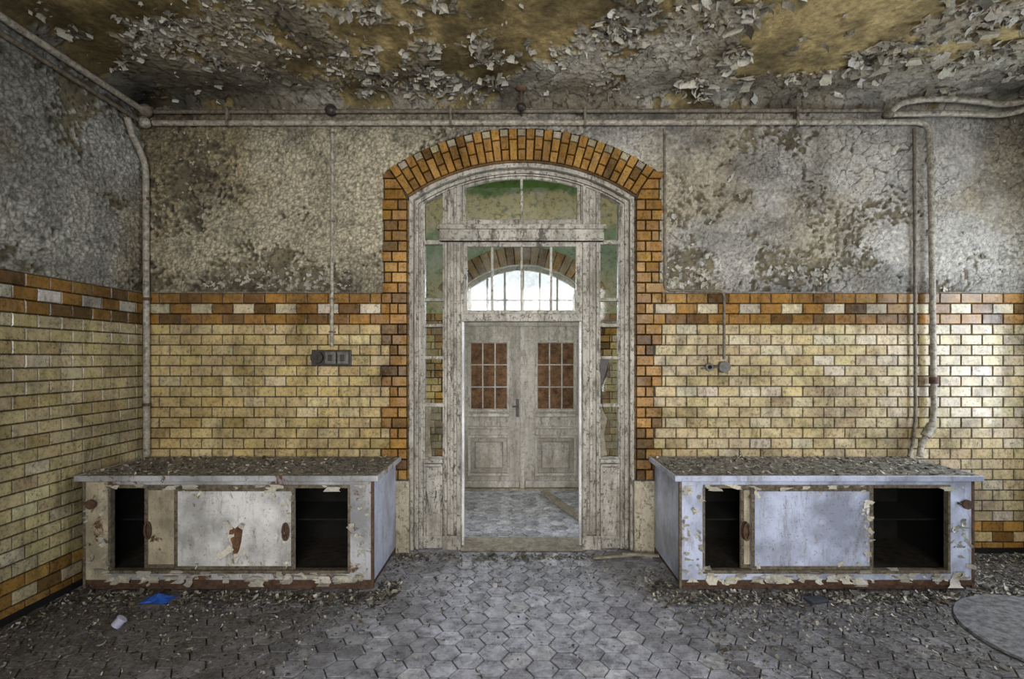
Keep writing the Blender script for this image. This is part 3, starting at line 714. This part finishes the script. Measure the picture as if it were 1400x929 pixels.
# ------------------------------------------------------------------ debris on floor
keepout=[(-2.63,-.95,.14),(-2.62,-1.34,.08),(2.17,-.97,.11),(3.52,-1.5,.64),(1.0,-.14,.28)]
F=FL(); cnt=0
while cnt<23000:
    x=random.uniform(XL+.08,XR-.05); y=-abs(random.gauss(0,.8))-.06
    if random.random()<.5: y=random.uniform(-2.8,-.06)
    inl=(-3.31<x<-1.08 and -.83<y<0); inr=(1.21<x<3.48 and -.83<y<0)
    if inl or inr or y<-3: continue
    if any((x-a)**2+(y-b)**2<r*r for a,b,r in keepout): continue
    d=min(abs(y),abs(x-XL)); 
    if -3.4<x<-.9 or 1.0<x<3.9: d=min(d,abs(y+.83))
    w=.06+.9*math.exp(-d/.30)+(.35 if abs(x)>1.2 else 0)
    if abs(x-XD)<.9 and y>-.7: w*=.5
    if random.random()>w: continue
    s=random.uniform(.005,.020)*(1.4 if d<.2 else .85)
    if random.random()<.04: s*=2
    U,V=rdir((0,0,1))
    F.add((x,y,.001+random.uniform(0,.003)),U,V,(0,0,1),s,s*1.3,random.uniform(-.1,1.4),random.choice((pcol(.03,.1),pcol(.1,.3),pcol(.35,.65),(.12,.09,.06))),3); cnt+=1
F.make('paint_chip_debris')
F=FL()
for _ in range(700):
    x=random.uniform(-1.3,1.4); y=random.uniform(.4,2.15); s=random.uniform(.006,.022); U,V=rdir((0,0,1))
    if .3<x<.75: continue
    F.add((x,y,.001),U,V,(0,0,1),s,s*1.3,random.uniform(0,1.2),pcol(.1,.6),3)
F.make('paint_chip_debris')
def crumple(name,p,sx,sy,sz,mat):
    n_=9; v=[];f=[]
    for i in range(n_):
        for j in range(n_):
            e=min(i,j,n_-1-i,n_-1-j)/4
            v.append((p[0]+(i/(n_-1)-.5)*sx+random.uniform(-.1,.1)*sx/3,p[1]+(j/(n_-1)-.5)*sy+random.uniform(-.1,.1)*sy/3,p[2]+.003+sz*e*random.uniform(.3,1)))
    for i in range(n_-1):
        for j in range(n_-1): q=i*n_+j; f.append([q,q+n_,q+n_+1,q+1])
    return mesh_ob(name,v,f,mat)
crumple('crumpled_plastic_bag',(-2.63,-.95,0),.20,.13,.05,bluem)
o=root('plastic_cup',(-2.62,-1.34,0)); cyl('cup_body',(-2.62,-1.34,.035),(.4,.2,.5),.03,.06,whitem,o); cyl('cup_rim',(-2.607,-1.333,.052),(.4,.2,.5),.034,.006,whitem,o)
o=box('fallen_book',-.075,.075,-.045,.045,0,.02,darkm,None,.006); o.location=(2.17,-.97,.003); o.rotation_euler=(0,0,.25)
bm=bmesh.new(); bmesh.ops.create_cone(bm,cap_ends=True,segments=64,radius1=.62,radius2=.61,depth=.012); me=bpy.data.meshes.new('m'); bm.to_mesh(me); bm.free(); me.materials.append(matm)
o=bpy.data.objects.new('round_lino_sheet',me); o.location=(3.52,-1.5,.008); link(o)
for (x,y,r,l) in((.92,-.12,.2,.5),(1.08,-.16,-.15,.32)):
    o=box('broken_lath',-l/2,l/2,-.02,.02,0,.022,plank); o.location=(x,y,.004+.024*(r<0)); o.rotation_euler=(0,0,r)

# ------------------------------------------------------------------ light
W=bpy.data.worlds.new('w'); S.world=W; W.use_nodes=True; bg=W.node_tree.nodes['Background']
bg.inputs[0].default_value=(.90,.95,1,1); bg.inputs[1].default_value=1.3
def area(name,loc,rot,sx,sy,e,c,spread=180):
    l=bpy.data.lights.new(name,'AREA'); l.shape='RECTANGLE'; l.size=sx; l.size_y=sy; l.energy=e; l.color=c; l.spread=math.radians(spread)
    o=bpy.data.objects.new(name,l); o.location=loc; o.rotation_euler=rot; link(o)
area('added_front_fill',(.3,-7.5,2.2),(math.radians(90),0,0),3.5,2.5,135,(1,.97,.93),90)  # added fill light behind the camera, brightens the centre of the room
area('window_daylight',(XR+.35,-1.17,2.0),(0,math.radians(90),0),2.0,1.5,110,(.82,.90,1))
area('hall_daylight',(XH,YH+1.1,3.5),(math.radians(-55),0,0),2,1.6,560,(.82,.90,1))
area('added_corridor_fill',(-4.6,1.2,2.4),(0,math.radians(-90),0),3,1.5,62,(.95,.97,1))  # added fill lights at both hall ends, brighten the far doors
area('added_corridor_fill',(4.6,1.2,2.4),(0,math.radians(90),0),3,1.5,62,(.95,.97,1))

# ------------------------------------------------------------------ camera
cd=bpy.data.cameras.new('camera'); cam=bpy.data.objects.new('camera',cd); link(cam)
cam.location=(0,-4.8,1.77); cam.rotation_euler=(math.radians(90),0,0)
cd.sensor_width=36; cd.lens=720/1400*36; cd.shift_y=.0182; cd.shift_x=-.0057; cd.clip_start=.05
S.camera=cam
S.view_settings.view_transform='Standard'
